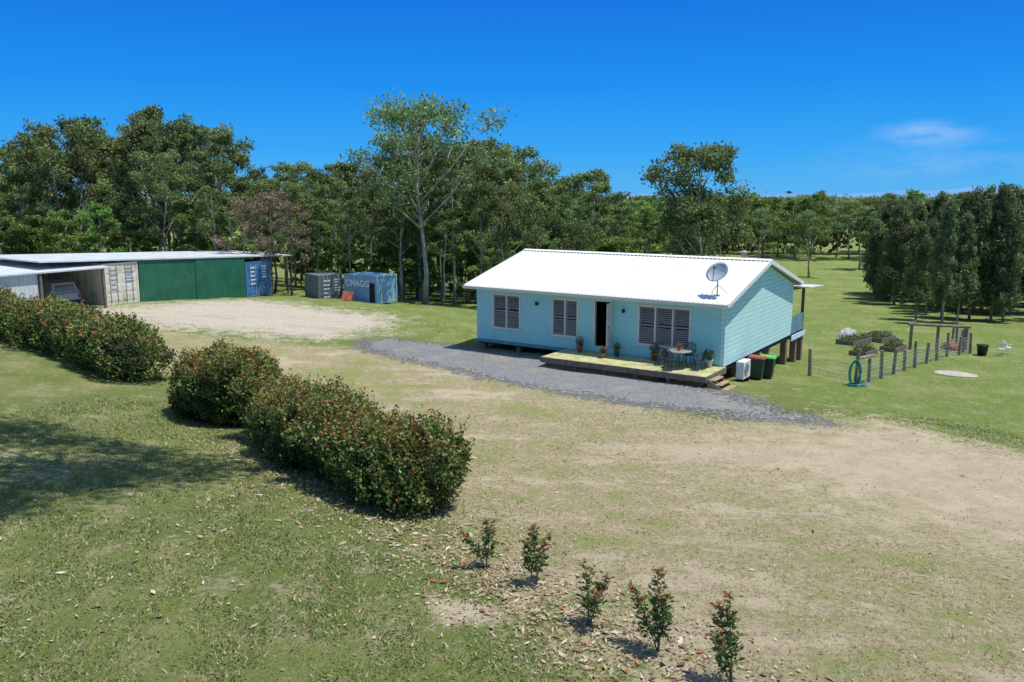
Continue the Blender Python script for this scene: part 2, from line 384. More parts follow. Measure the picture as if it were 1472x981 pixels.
DD=[make_tree_kind('dry_tree',170,9,2.2,.25,44,50,.22,deadf,barkd,tr=.013)]
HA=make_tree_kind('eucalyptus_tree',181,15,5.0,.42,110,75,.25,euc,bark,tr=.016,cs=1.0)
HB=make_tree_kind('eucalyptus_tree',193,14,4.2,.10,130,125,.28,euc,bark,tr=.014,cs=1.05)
r2=np.random.default_rng(55)
TG='eucalyptus wood behind the house and shed'
lb='tall grey-green eucalyptus in the wood behind the lawn'
def az(u): return (u-736)/1200/.985
prof_u=[-120,0,30,60,100,150,180,205,225,250,300,335,352,400,460,530,580,700,745,770,790,830,870,900]
prof_v=[215,215,215,185,160,165,195,200,155,142,150,178,235,232,226,206,200,192,200,225,240,215,255,288]
def topz(u,t):
    v=np.interp(u,prof_u,prof_v); k=(v-490.5)/1200; return 7.2-t*(.1728+.985*k)
for row,(Yr,fac,sp) in enumerate([(67,.72,3.2),(73,.88,3.0),(80,.98,3.0),(88,.95,3.3),(97,.95,3.9)]):
    x=az(-110)*Yr
    while x<az(880)*Yr:
        xx=x+r2.uniform(-1,1); yy=Yr+r2.uniform(-2.5,2.5)
        u=736+1200*xx/yy*.985
        h=(topz(u,yy)-g(xx,yy))*fac*r2.uniform(.74,1.03)
        h=max(6,h)
        kd=E[r2.integers(6)] if (row>0 or r2.random()<.6) else YG[r2.integers(3)]
        if kd in YG: h*=.75
        place(kd,xx,yy,h,r2.uniform(0,6.28),lb,'tree',TG,wx=r2.uniform(.85,1.1)); x+=sp*r2.uniform(.7,1.25)
place(HA,-6.8,65,14.9,1.0,'tall eucalyptus with bare pale trunk and wide open crown','tree',wx=.95)
for x,y,h,k in [(-8.9,66.5,10.8,0),(-4.6,66.8,11.6,2),(-7.6,69,12.3,4),(-5.4,64.6,7.5,5)]: place(E[k],x,y,h,k*1.3,lb,'tree',TG)
place(HB,15.7,68,13.4,2.2,'large leafy eucalyptus standing alone behind the white-roofed house','tree',wx=.9)
for x,y,h in [(-20.5,64,7.4),(-16.8,63.5,7.2),(-18.9,66,8.0)]:
    place(DD[0],x,y,h,r2.uniform(0,6),'brown half-dead tree at the edge of the wood','tree','brown trees at the edge of the wood')
CG='dark casuarina grove beside the paddock'
for i in range(92):
    a=r2.uniform(az(1250),az(1530)); Yt=r2.uniform(66,112); xx=a*Yt
    if 736+1200*a<1320 and Yt<84: Yt+=22; xx=a*Yt
    vt=np.interp(736+1200*a,[1240,1300,1400,1440,1520],[302,288,277,272,262])
    h=(7.2-Yt*(.1728+.985*(vt-490.5)/1200)-g(xx,Yt))*r2.uniform(.74,1.04)
    kd=CS[i%3] if i%4 else E[i%6]
    place(kd,xx,Yt,h,r2.uniform(0,6.28),'feathery grey-green casuarina beside the green paddock' if i%4 else 'eucalyptus among casuarinas beside the green paddock','tree',CG,wx=r2.uniform(.75,1.05))
MG='scattered paddock trees in the distance'
for i in range(64):
    a=r2.uniform(az(870),az(1400)); Yt=r2.uniform(118,200); xx=a*Yt
    h=r2.uniform(8.5,12.8); kd=E[i%6] if i%2 else YG[i%3]
    place(kd,xx,Yt,h,r2.uniform(0,6.28),'paddock eucalyptus standing in distant green grass','tree',MG,wx=1.3)
SG='low shrubs and saplings under the wood'
for i in range(110):
    a=r2.uniform(az(-60),az(885)); Yt=r2.uniform(68,96); xx=a*Yt
    place(YG[i%3],xx,Yt,r2.uniform(2.2,6.5),r2.uniform(0,6),'low green shrub beneath taller eucalyptus','shrub',SG,wx=1.5)
# overhanging shade tree beside the lawn (throws the dappled shadow)
mb,V,F,c=tree_meshes(901,9,4.9,.3,75,190,.24,'euc',.018,1.0)
e=empty('shade_tree',(-14.5,15.5,g(-14.5,15.5)),0,'tall spreading gum tree whose shadow falls on the lawn','tree')
off=np.array([9.2,3.0,12.6]); V2=V+off
ob('crown',npmesh('crown',V2,F,euc,c),e)
mt=MB(); mt.path([(0,0,-.5),(.2,.1,5),(1.2,.6,9.5),(4.5,1.6,13),(9.2,3.0,15.6)],[.5,.4,.33,.24,.1],10)
base_i=len(mt.v); mt.v+=[(q[0]+off[0],q[1]+off[1],q[2]+off[2]) for q in mb.v[49:]]; nf=[f for f in mb.f if min(f)>=49]
for f in nf: mt.f.append(tuple(i-49+base_i for i in f)); mt.m.append(0)
mt.obj('trunk',bark,e,True)
# far woods as one mass
nC=4200; a=r2.uniform(az(-350),az(1850),nC); dd=175+r2.random(nC)**1.6*520; cx=a*dd; cy=dd
ht=np.clip(7.5+fb(cx*.03,cy*.03,5)*6+r2.normal(size=nC)*1.2,4,13.5)
open_=(fb(cx*.012+9,cy*.012,8)>.46)|(dd>280); cx,cy,ht=cx[open_],cy[open_],ht[open_]
kper=40; C=np.repeat(np.stack([cx,cy,G(cx,cy)+ht*.52],1),kper,0); u=unit(r2.normal(size=(len(C),3)))*(r2.random(len(C))**.4)[:,None]
C=C+u*np.stack([np.full(len(C),3.6),np.full(len(C),3.6),np.repeat(ht*.5,kper)],1)
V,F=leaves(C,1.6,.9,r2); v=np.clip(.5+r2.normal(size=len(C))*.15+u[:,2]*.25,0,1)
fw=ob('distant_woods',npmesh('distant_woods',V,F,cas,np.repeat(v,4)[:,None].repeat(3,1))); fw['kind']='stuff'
hm=paint('hazy_hills',(.10,.25,.45),1,0,.1,.002)  # blue distance haze is painted into the base colour
xsH=np.linspace(-3500,4200,300); rid=np.array([4+14*float(fb(np.array(x*.0012),np.array(0.3),77))+30*math.exp(-((x-1940)/150)**2)+14*math.exp(-((x-1650)/150)**2) for x in xsH])
hb=MB()
for i,x in enumerate(xsH): hb.v+=[(x,3300,-10),(x,3500,rid[i]),(x,3900,-10)]
for i in range(len(xsH)-1):
    q=3*i; hb.f+=[(q,q+3,q+4,q+1),(q+1,q+4,q+5,q+2)]; hb.m+=[0,0]
ho=hb.obj('hills',hm,None,True); ho['kind']='structure'
# ---------------------------------------------------------------- hedges
def hedge(path,rads,hts,nleaf,label,seed,ls=.1):
    r=np.random.default_rng(seed); lumps=[]; ht=max(hts); npth=len(path)-1
    for i in range(npth):
        (x0,y0),(x1,y1)=path[i],path[i+1]; d=math.hypot(x1-x0,y1-y0); k=max(1,int(d/.6))
        for j in range(k):
            f=j/k; x=x0+(x1-x0)*f;y=y0+(y1-y0)*f; hh=hts[i]*(1-f)+hts[i+1]*f; h=hh*r.uniform(.82,1.06); rr=(rads[i]*(1-f)+rads[i+1]*f)*r.uniform(.8,1.12)
            lumps.append((x+r.normal()*.12,y+r.normal()*.12,h*.58,rr,h*.42))
            lumps.append((x+r.normal()*.25,y+r.normal()*.25,h*.34,rr*.97,h*.33))
            for _ in range(3): lumps.append((x+r.normal()*.6,y+r.normal()*.55,h*r.uniform(.5,.9),rr*r.uniform(.22,.42),h*r.uniform(.12,.2)))
    x0,y0=path[0]; z0=g(x0,y0); e=empty('hedge',(x0,y0,z0),0,label,'hedge','clipped hedges along the driveway')
    Lm=np.array(lumps); Lz=G(Lm[:,0],Lm[:,1]); cen=np.stack([Lm[:,0],Lm[:,1],Lz+Lm[:,2]],1); R3=np.stack([Lm[:,3],Lm[:,3],Lm[:,4]],1)
    ar=R3[:,0]*R3[:,2]; idx=r.choice(len(Lm),nleaf,p=ar/ar.sum()); u=unit(r.normal(size=(nleaf,3)))
    C=cen[idx]+u*R3[idx]
    dn=fb(C[:,0]*3.1+C[:,2]*1.7,C[:,1]*3.1-C[:,2]*2.1,seed+5)-.5
    C=C+u*(dn*.55+r.normal(size=nleaf)*.07-.03)[:,None]
    keep=np.ones(nleaf,bool)
    for i in range(len(Lm)):
        q=np.linalg.norm((C-cen[i])/R3[i],axis=1); keep&=~((q<.76)&(idx!=i))
    keep&=C[:,2]>G(C[:,0],C[:,1])+.05
    C=C[keep];u=u[keep];dn=dn[keep]; n=len(C)
    top=np.where((u[:,2]>.3))[0]; sh_=r.choice(top,n//40); base_=C[sh_]; reps=7
    Cs=np.repeat(base_,reps,0)+np.tile(np.linspace(.02,.28,reps),len(sh_))[:,None]*np.repeat(unit(u[sh_]*.6+np.array([0,0,1])+r.normal(size=(len(sh_),3))*.25)*r.uniform(.5,1.3,(len(sh_),1)),reps,0)+r.normal(size=(len(sh_)*reps,3))*.025
    C=np.concatenate([C,Cs]); u=np.concatenate([u,np.repeat(u[sh_],reps,0)]); dn=np.concatenate([dn,np.full(len(Cs),.2)]); isS=np.zeros(len(C),bool); isS[n:]=True; n=len(C)
    ax=unit(u+np.array([0,0,.7])); V,F=leaves(C,ls*r.uniform(.7,1.4,n),ls*.5,r,ax,.45)
    V-=np.array([x0,y0,z0])
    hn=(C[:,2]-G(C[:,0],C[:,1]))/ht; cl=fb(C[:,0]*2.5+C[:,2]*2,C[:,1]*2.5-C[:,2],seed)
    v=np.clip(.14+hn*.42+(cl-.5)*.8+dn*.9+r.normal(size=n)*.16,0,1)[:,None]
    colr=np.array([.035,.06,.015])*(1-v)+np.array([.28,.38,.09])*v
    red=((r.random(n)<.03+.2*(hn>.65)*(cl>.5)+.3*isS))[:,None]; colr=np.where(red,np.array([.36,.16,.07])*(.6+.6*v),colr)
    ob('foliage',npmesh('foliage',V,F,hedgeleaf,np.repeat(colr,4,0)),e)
    core=MB()
    for i in range(len(Lm)):
        c=cen[i]-np.array([x0,y0,z0]); pr=[(max(.02,R3[i,0]*.62*math.cos(t)),R3[i,2]*.62*math.sin(t)) for t in np.linspace(-1.5,1.5,6)]
        core.lathe(pr,tuple(c),9)
    for i in range(0,npth):
        for j in range(4):
            f=r.random(); x=path[i][0]*(1-f)+path[i+1][0]*f-x0; y=path[i][1]*(1-f)+path[i+1][1]*f-y0; zz=g(x+x0,y+y0)-z0
            core.path([(x,y,zz-.1),(x+.05,y,zz+.6)],[.03,.02],5)
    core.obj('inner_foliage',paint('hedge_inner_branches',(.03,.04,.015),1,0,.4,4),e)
    return e
hedge([(-7.2,24.8),(-5.9,22.3),(-4.6,20.2),(-3.3,18.5),(-2.2,17.3),(-1.5,16.6)],[.9,.95,1.0,1.05,1.05,.95],[1.65,1.9,2.05,1.95,1.95,1.75],150000,'long leafy green hedge with reddish tips beside driveway',5,.10)
hedge([(-10.1,28.0),(-9.5,27.2),(-8.8,26.2)],[1.2,1.4,1.2],[2.2,2.35,2.1],65000,'rounded green hedge clump beside the gravel drive',6,.115)
hedge([(-31,45.5),(-27,42.4),(-22.6,39),(-19,36.2),(-16.2,33.7),(-14.9,32.4)],[1.25,1.25,1.25,1.2,1.2,1.2],[1.9,1.9,2.0,2.05,2.15,2.05],110000,'long green hedge in front of the metal shed',8,.14)
def sapling(x,y,h,seed):
    r=np.random.default_rng(seed); z=g(x,y); e=empty('sapling',(x,y,z),r.uniform(0,6),'young hedge sapling with red tips in dry grass','plant','row of young hedge saplings')
    mb=MB(); C=[];AX=[];HN=[]
    for s in range(3):
        a=r.uniform(0,6.28); ln=h*(1 if s==0 else r.uniform(.55,.85)); p=[(0,0,-.05)]
        for q in range(1,6): p.append((math.cos(a)*.05*q*(s*.7+.3)+r.normal()*.015,math.sin(a)*.05*q*(s*.7+.3)+r.normal()*.015,ln*q/5))
        mb.path(p,[.014,.012,.010,.008,.006,.003],5)
        P=np.array(p)
        for k in range(int(75*h)):
            f=min(4.99,r.uniform(.25,1.0)*5); i=min(int(f),4); q=P[i]*(1-(f-i))+P[i+1]*(f-i); aa=r.uniform(0,6.28); rd=r.uniform(.03,.2)*(1.25-f/6)
            d=np.array([math.cos(aa),math.sin(aa),r.uniform(-.1,.8)])
            for w in range(2):
                C.append(q+d*rd*(.6+.5*w)+r.normal(size=3)*.02); AX.append(d); HN.append(f/5)
    C=np.array(C);AX=unit(np.array(AX)); n=len(C); V,F=leaves(C,r.uniform(.07,.13,n),.042,r,AX,.7)
    v=np.clip(np.array(HN)*.7+r.normal(size=n)*.2,0,1)[:,None]; colr=np.array([.05,.09,.025])*(1-v)+np.array([.24,.33,.10])*v
    red=((np.array(HN)>.75)&(r.random(n)<.45))[:,None]; colr=np.where(red,np.array([.40,.14,.08]),colr)
    ob('foliage',npmesh('foliage',V,F,hedgeleaf,np.repeat(colr,4,0)),e); mb.obj('stem',barkd,e,True)
for i,(x,y,h) in enumerate([(-.45,13.7,.85),(.4,13.0,1.05),(1.15,11.6,.95),(2.05,10.75,1.3),(2.85,9.9,1.3)]): sapling(x,y,h,300+i)
# ---------------------------------------------------------------- house
cream=paint('cream_trim_paint',(.72,.68,.55),.5,0,.06,4)
white=paint('white_trim_paint',(.78,.78,.75),.5,0,.05,4)
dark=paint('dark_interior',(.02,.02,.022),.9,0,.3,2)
timber=paint('weathered_timber',(.19,.15,.11),.85,0,.35,5,.3)
def brickwall(name,c1,c2,mort,bw,bh,ms,b_s=.5):
    m,nt,b=newmat(name); tc=N(nt,'ShaderNodeTexCoord'); o=tc.outputs['Object']
    sx=N(nt,'ShaderNodeSeparateXYZ'); nt.links.new(o,sx.inputs[0]); cb=N(nt,'ShaderNodeCombineXYZ')
    nt.links.new(math_(nt,'ADD',sx.outputs[0],sx.outputs[1]),cb.inputs[0]); nt.links.new(sx.outputs[2],cb.inputs[1])
    br=N(nt,'ShaderNodeTexBrick'); nt.links.new(cb.outputs[0],br.inputs['Vector'])
    br.inputs['Color1'].default_value=(*c1,1);br.inputs['Color2'].default_value=(*c2,1);br.inputs['Mortar'].default_value=(*mort,1)
    br.inputs['Scale'].default_value=1; br.inputs['Brick Width'].default_value=bw; br.inputs['Row Height'].default_value=bh; br.inputs['Mortar Size'].default_value=ms
    n1=noise(nt,o,1.5,6,.65); c=mixc(nt,math_(nt,'MULTIPLY',sstep(nt,n1,.4,.75),.18),br.outputs['Color'],(c1[0]*.5,c1[1]*.6,c1[2]*.65))
    n3=noise(nt,o,25,3,.6); c=mixc(nt,math_(nt,'MULTIPLY',sstep(nt,n3,.55,.75),.3),c,(c1[0]*.6,c1[1]*.7,c1[2]*.7))
    nt.links.new(c,b.inputs['Base Color']); b.inputs['Roughness'].default_value=.7
    bump(nt,b,br.outputs['Fac'],b_s,-.02); return m
wallF=brickwall('pale_teal_wall_shaded',(.36,.72,.68),(.37,.74,.70),(.31,.65,.62),.46,.20,.006,.35)  # darker tone of the house paint: shade of the front is painted in
wallS=brickwall('pale_block_wall_sunlit',(.58,.86,.82),(.60,.88,.84),(.38,.70,.68),.46,.20,.014,.9)  # same house paint made lighter: sunlight on the side is in the colour
brick=brickwall('red_brown_brick',(.26,.11,.06),(.32,.15,.09),(.33,.3,.25),.24,.085,.01,.6)
m,nt,b=newmat('white_corrugated_roof'); tc=N(nt,'ShaderNodeTexCoord'); o=tc.outputs['Object']
c=mixc(nt,sstep(nt,noise(nt,o,.8,6,.7),.4,.75),(.78,.78,.74),(.68,.67,.61))
mpp=N(nt,'ShaderNodeMapping'); nt.links.new(o,mpp.inputs[0]); mpp.inputs['Scale'].default_value=(3,.3,1)
c=mixc(nt,math_(nt,'MULTIPLY',sstep(nt,noise(nt,mpp.outputs[0],1.5,5,.7),.48,.72),.5),c,(.50,.48,.42))
nt.links.new(c,b.inputs['Base Color']); b.inputs['Roughness'].default_value=.5; roofm=m
glass,nt,b=newmat('window_glass'); b.inputs['Base Color'].default_value=(.03,.035,.04,1); b.inputs['Roughness'].default_value=.06; b.inputs['Alpha'].default_value=.25
H=empty('house',(-1.77,41.8,0),math.atan2(-.557,.832),'pale blue single-storey house with white corrugated gable roof','house')
LX,LY,WT=12.9,10.1,2.62
ops=[(.98,2.62,.66,2.38),(4.42,5.84,.6,2.38),(6.72,7.55,.3,2.38),(8.9,11.38,.6,2.38)]
w=MB(); x=0
T=.16
for (a,b2,z0,z1) in ops:
    w.box(x,a,0,T,0,WT); w.box(a,b2,0,T,0,z0); w.box(a,b2,0,T,z1,WT); x=b2
w.box(x,LX-T,0,T,0,WT)
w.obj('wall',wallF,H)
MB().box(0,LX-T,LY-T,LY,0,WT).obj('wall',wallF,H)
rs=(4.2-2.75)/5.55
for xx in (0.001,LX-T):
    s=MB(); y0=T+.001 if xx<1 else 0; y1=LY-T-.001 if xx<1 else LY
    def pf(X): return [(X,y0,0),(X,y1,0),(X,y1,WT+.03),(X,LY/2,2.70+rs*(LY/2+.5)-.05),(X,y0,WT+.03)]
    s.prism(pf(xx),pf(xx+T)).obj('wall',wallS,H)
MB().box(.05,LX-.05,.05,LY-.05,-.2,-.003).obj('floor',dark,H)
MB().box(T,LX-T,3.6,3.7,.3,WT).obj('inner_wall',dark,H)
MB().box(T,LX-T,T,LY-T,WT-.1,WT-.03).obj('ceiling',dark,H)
MB().box(-.02,LX+.02,-.03,-.003,-.12,.04).obj('bearer',paint('teal_bearer_paint',(.10,.32,.34),.7),H)
R=empty('roof',(0,0,0)); R.parent=H
s=MB()
def slope(side):
    ya=-.55 if side<0 else LY+.55; x0,x1=-.35,LX+.3; zr=4.2; ze=2.75; th=.05; ym=LY/2
    return [(x0,ya,ze-th),(x1,ya,ze-th),(x1,ym,zr-th),(x0,ym,zr-th),(x0,ya,ze),(x1,ya,ze),(x1,ym,zr),(x0,ym,zr)]
s.hexa(slope(-1)); s.hexa(slope(1))
nrib=66
for i in range(nrib):
    xx=-.3+(LX+.55)*i/(nrib-1)
    for sd in (-1,1):
        ya=-.55 if sd<0 else LY+.55
        s.hexa([(xx-.03,ya,2.752),(xx+.03,ya,2.752),(xx+.03,LY/2,4.202),(xx-.03,LY/2,4.202),(xx-.014,ya,2.785),(xx+.014,ya,2.785),(xx+.014,LY/2,4.235),(xx-.014,LY/2,4.235)])
s.obj('roof_sheet',roofm,R)
for sd in (-1,1):
    ya=-.68 if sd<0 else LY+.56
    MB().box(-.38,LX+.33,ya,ya+.12,2.6,2.745).obj('gutter',cream,R,bevel=.015)
for xx in (-.385,LX+.302):
    for sd in (-1,1):
        ya=-.55 if sd<0 else LY+.55
        MB().hexa([(xx,ya,2.6),(xx+.03,ya,2.6),(xx+.03,LY/2,4.04),(xx,LY/2,4.04),(xx,ya,2.79),(xx+.03,ya,2.79),(xx+.03,LY/2,4.24),(xx,LY/2,4.24)]).obj('barge_board',white,R)
s=MB()
for sd in (-1,1): s.hexa([(-.38,LY/2,4.24),(LX+.33,LY/2,4.24),(LX+.33,LY/2+sd*.22,4.185),(-.38,LY/2+sd*.22,4.185),(-.38,LY/2,4.265),(LX+.33,LY/2,4.265),(LX+.33,LY/2+sd*.22,4.205),(-.38,LY/2+sd*.22,4.205)])
s.obj('ridge_cap',white,R)
MB().box(-.35,LX+.3,-.55,-.003,2.585,2.60).obj('soffit',white,R); MB().box(-.35,LX+.3,LY+.003,LY+.55,2.585,2.6).obj('soffit',white,R)
s=MB(); s.path([(11.6,5.9,3.7),(11.6,5.9,4.42)],.13,12); s.lathe([(.13,0),(.22,.02),(.22,.06),(.02,.16)],(11.6,5.9,4.42),12); s.obj('flue',paint('galvanised_flue',(.3,.27,.22),.5,.3),R)
blind=paint('white_louvre_blind',(.80,.80,.77),.6,0,.04,3)
def window(x0,x1,z0,z1,npan):
    W=empty('window',(x0,0,z0)); W.parent=H; w_=x1-x0;h=z1-z0
    s=MB(); fw=.07
    s.box(-.02,w_+.02,-.03,.10,h-fw,h+.02); s.box(-.02,w_+.02,-.05,.10,-.04,fw-.01)
    s.box(-.02,fw,-.03,.10,fw-.008,h-fw-.002); s.box(w_-fw,w_+.02,-.03,.10,fw-.008,h-fw-.002)
    for i in range(1,npan):
        xc=w_*i/npan; s.box(xc-.035,xc+.035,-.02,.09,fw-.008,h-fw-.002)
    s.obj('frame',cream,W,bevel=.006)
    MB().box(fw,w_-fw,.05,.056,fw,h-fw).obj('glass',glass,W)
    for i in range(npan):
        s=MB()
        a=w_*i/npan+.07; c2=w_*(i+1)/npan-.07
        s.box(a-.03,a+.03,.07,.10,.08,h-.08); s.box(c2-.03,c2+.03,.07,.10,.08,h-.08)
        s.box(a+.03,c2-.03,.07,.10,h*.48,h*.48+.07); s.box(a+.03,c2-.03,.07,.10,.08,.15); s.box(a+.03,c2-.03,.07,.10,h-.15,h-.08)
        z=.19
        while z<h-.17:
            if not(h*.46<z<h*.53): s.hexa([(a+.03,.07,z),(c2-.03,.07,z),(c2-.03,.10,z+.045),(a+.03,.10,z+.045),(a+.03,.07,z+.01),(c2-.03,.07,z+.01),(c2-.03,.10,z+.055),(a+.03,.10,z+.055)])
            z+=.09
        s.obj('blind',blind,W)
window(*ops[0],2); window(*ops[1],2); window(*ops[3],3)
D=empty('door',(6.72,0,.3)); D.parent=H
s=MB(); s.box(-.06,.02,-.035,.12,0,2.12); s.box(.81,.89,-.035,.12,0,2.12); s.box(-.06,.89,-.035,.12,2.122,2.2); s.obj('frame',cream,D)
MB().box(.89,.93,-.56,-.04,.02,2.08).obj('screen',paint('white_screen_door',(.68,.66,.56),.6),D)
MB().path([(.92,-.5,1.0),(.99,-.5,1.0),(.99,-.4,1.0)],.012,6).obj('handle',dark,D)
for xx in (3.6,8.2):
    s=MB(); s.box(xx-.05,xx+.05,-.04,-.003,1.98,2.12); s.lathe([(.03,0),(.07,.06),(.07,.14),(.02,.2)],(xx,-.1,1.95),8); s.obj('wall_light',dark,H)
def pier(x,y,zt,wd=.3,mat=brick):
    X_=-1.77+.832*x+.557*y; Y_=41.8-.557*x+.832*y; zb=g(X_,Y_)-.2
    return MB().box(x-wd/2,x+wd/2,y-wd/2,y+wd/2,zb,zt).obj('pier',mat,H)
for x in (.3,2.4,4.5,12.6): pier(x,.25,-.203,.23)
for y in (2.3,4.5,6.7,9.8): pier(12.65,y,-.203,.3)
for y in (4.5,9.8): pier(6,y,-.203); pier(.3,y,-.203)
MB().box(5,LX,LY+.003,LY+2.7,-.28,-.12).obj('verandah_floor',timber,H)
for x,y in ((12.7,LY+1.3),(12.7,LY+2.5),(9,LY+2.5),(5.2,LY+2.5)): pier(x,y,-.283)
vr=paint('grey_verandah_roof',(.55,.55,.52),.6,0,.1,2)
MB().hexa([(4.8,LY+.3,2.44),(LX+.75,LY+.3,2.44),(LX+.75,LY+3.3,2.28),(4.8,LY+3.3,2.28),(4.8,LY+.3,2.50),(LX+.75,LY+.3,2.50),(LX+.75,LY+3.3,2.34),(4.8,LY+3.3,2.34)]).obj('verandah_roof',vr,H)
MB().hexa([(LX-.25,LY+.35,2.28),(LX-.15,LY+.35,2.28),(LX-.15,LY+3.2,2.13),(LX-.25,LY+3.2,2.13),(LX-.25,LY+.35,2.438),(LX-.15,LY+.35,2.438),(LX-.15,LY+3.2,2.28),(LX-.25,LY+3.2,2.28)]).obj('verandah_beam',timber,H)
for x in (12.74,9,5.2): MB().box(x-.07,x+.07,LY+2.56,LY+2.68,-.117,2.28).obj('verandah_post',timber,H)
lb_=paint('light_blue_rail_paint',(.66,.76,.78),.6)
s=MB(); s.box(LX-.12,LX-.06,LY+.06,LY+2.5,.80,.88); s.box(LX-.12,LX-.06,LY+.06,LY+2.5,-.02,.05)
y=LY+.1
while y<LY+2.5: s.box(LX-.11,LX-.07,y,y+.07,.048,.802); y+=.11
s.obj('railing',lb_,H)
MB().box(LX+.003,LX+.04,LY+.01,LY+2.7,-.36,-.08).obj('fascia',lb_,H)
moss=paint('mossy_yellow_deck_boards',(.45,.44,.21),.85,0,.25,2.5,.3,(.30,.23,.14),.7)
DZ=.02
dk=empty('front_deck',(-1.77+.832*5.3,41.8-.557*5.3,-.627),math.atan2(-.557,.832),'low timber deck with mossy yellow boards along the house','deck')
s=MB()
yb=-2.35
while yb<-.06:
    s.box(0,7.7,yb,yb+.085,.61,.645); yb+=.095
s.obj('deck_boards',moss,dk)
for q in ((-.003,7.703,-2.40,-2.355),(7.705,7.745,-2.40,-.05),(-.045,-.005,-2.4,-.05)): MB().box(*q,.40,.64).obj('deck_fascia',timber,dk)
for x in np.linspace(.2,7.5,6):
    for y in (-2.2,-.2): MB().box(x-.06,x+.06,y-.06,y+.06,-.5,.6).obj('deck_stump',timber,dk)
st_=paint('timber_steps',(.33,.24,.15),.8,0,.3,5)
for i in range(3): MB().box(7.78+.28*i,8.04+.28*i,-2.19,-1.16,.46-.16*i,.50-.16*i).obj('step',st_,dk)
for y in (-2.22,-1.13): MB().hexa([(7.75,y-.03,.25),(8.6,y-.03,-.25),(8.6,y,-.25),(7.75,y,.25),(7.75,y-.03,.55),(8.6,y-.03,.05),(8.6,y,.05),(7.75,y,.55)]).obj('stringer',st_,dk)
def hl(x,y,z): return (-1.77+.832*x+.557*y,41.8-.557*x+.832*y,z)
RZ=math.atan2(-.557,.832)
dshm=paint('blue_grey_dish',(.34,.40,.46),.5,0,.1,3)
dx,dy=12.35,.35; zr0=2.75+rs*(dy+.55)
e=empty('satellite_dish',hl(dx,dy,zr0),RZ,'blue-grey satellite dish on a mast on the white roof','satellite dish')
s=MB(); s.path([(0,0,-.02),(0,0,.75)],.03,8); s.path([(0,0,.45),(.35,.3,.09)],.015,6); s.path([(0,0,.45),(-.35,.3,.09)],.015,6); s.box(-.12,.12,-.1,.1,.0,.03); s.obj('mast',paint('galvanised_steel',(.35,.35,.35),.4,.6),e)
nrm=Vector((-.15,-.75,.62)).normalized(); q=nrm.to_track_quat('Z','Y').to_matrix().to_4x4(); q.translation=Vector((0,0,.95))-nrm*.05
s=MB(); prf=[(.02,0),(.15,.012),(.3,.05),(.42,.10),(.5,.145)]
s.lathe(prf+[(.5,.155),(.42,.112),(.3,.062),(.15,.024),(.02,.012)],(0,0,0),28); s.v=[tuple(q@Vector(p)) for p in s.v]; s.obj('dish',dshm,e,True)
s=MB(); f=q@Vector((0,0,.5)); s.path([q@Vector((0,-.5,.15)),f],.014,6); s.path([q@Vector((.45,0,.13)),f],.01,6); s.path([q@Vector((-.45,0,.13)),f],.01,6); s.path([f,q@Vector((0,0,.38))],.04,8); s.obj('feed_arm',paint('dark_feed',(.06,.06,.07),.5),e)
p=hl(13.35,1.2,0); e=empty('air_conditioner',(p[0],p[1],g(p[0],p[1])),RZ,'white outdoor air conditioner unit against the blue wall','air conditioner')
MB().box(-.17,.17,-.45,.45,.14,.90).obj('casing',white,e,bevel=.02)
s=MB(); s.lathe([(.27,0),(.27,.02),(.22,.02),(.2,.005),(.04,.005),(.04,.02),(.01,.02)],(0,0,0),20)
s.v=[(.172+p_[2],p_[0]-.1,.54+p_[1]) for p_ in s.v]; s.obj('fan_grille',paint('grey_grille',(.25,.25,.26),.5),e)
MB().box(-.15,.15,-.4,-.32,-.1,.14).obj('bracket',dark,e); MB().box(-.15,.15,.32,.4,-.1,.14).obj('bracket',dark,e)
def bin_(x,y,lid,lab):
    p=hl(x,y,0); e=empty('wheelie_bin',(p[0],p[1],g(p[0],p[1])),RZ+math.pi/2+.1,lab,'bin','wheelie bins beside the house')
    bd=paint('dark_green_plastic',(.015,.05,.03),.45)
    s=MB(); s.hexa([(-.22,-.24,.06),(.22,-.24,.06),(.22,.22,.06),(-.22,.22,.06),(-.29,-.33,.95),(.29,-.33,.95),(.29,.33,.95),(-.29,.33,.95)]); s.box(-.31,.31,-.35,.35,.90,.955); s.obj('body',bd,e,bevel=.02)
    MB().hexa([(-.32,-.38,.96),(.32,-.38,.96),(.32,.36,.96),(-.32,.36,.96),(-.28,-.3,1.04),(.28,-.3,1.04),(.28,.34,1.06),(-.28,.34,1.06)]).obj('lid',lid,e,bevel=.015)
    MB().path([(-.3,.38,.98),(.3,.38,.98)],.02,8).obj('handle',bd,e)
    for sx in (-1,1): MB().path([(sx*.25,.24,.1),(sx*.31,.24,.1)],.1,14).obj('wheel',dark,e)
bin_(13.55,2.45,paint('red_lid',(.30,.05,.03),.45),'dark green wheelie bin with dull red lid')
bin_(13.75,3.3,paint('lime_green_lid',(.09,.42,.07),.45),'dark green wheelie bin with lime green lid')
iron=paint('dark_iron',(.05,.04,.035),.5,.3)
ft=paint('grey_tabletop',(.25,.23,.2),.5,0,.2,6)
p=hl(11.4,-1.25,DZ); e=empty('patio_table',p,RZ,'round patio table on the mossy front deck','table')
MB().lathe([(.5,.70),(.52,.71),(.52,.735),(.5,.745)],n=24).obj('table_top',ft,e,True)
for k in range(4):
    a=k*math.pi/2+.5; MB().path([(math.cos(a)*.38,math.sin(a)*.38,0),(math.cos(a)*.2,math.sin(a)*.2,.4),(math.cos(a)*.35,math.sin(a)*.35,.7)],.015,6).obj('leg',iron,e)
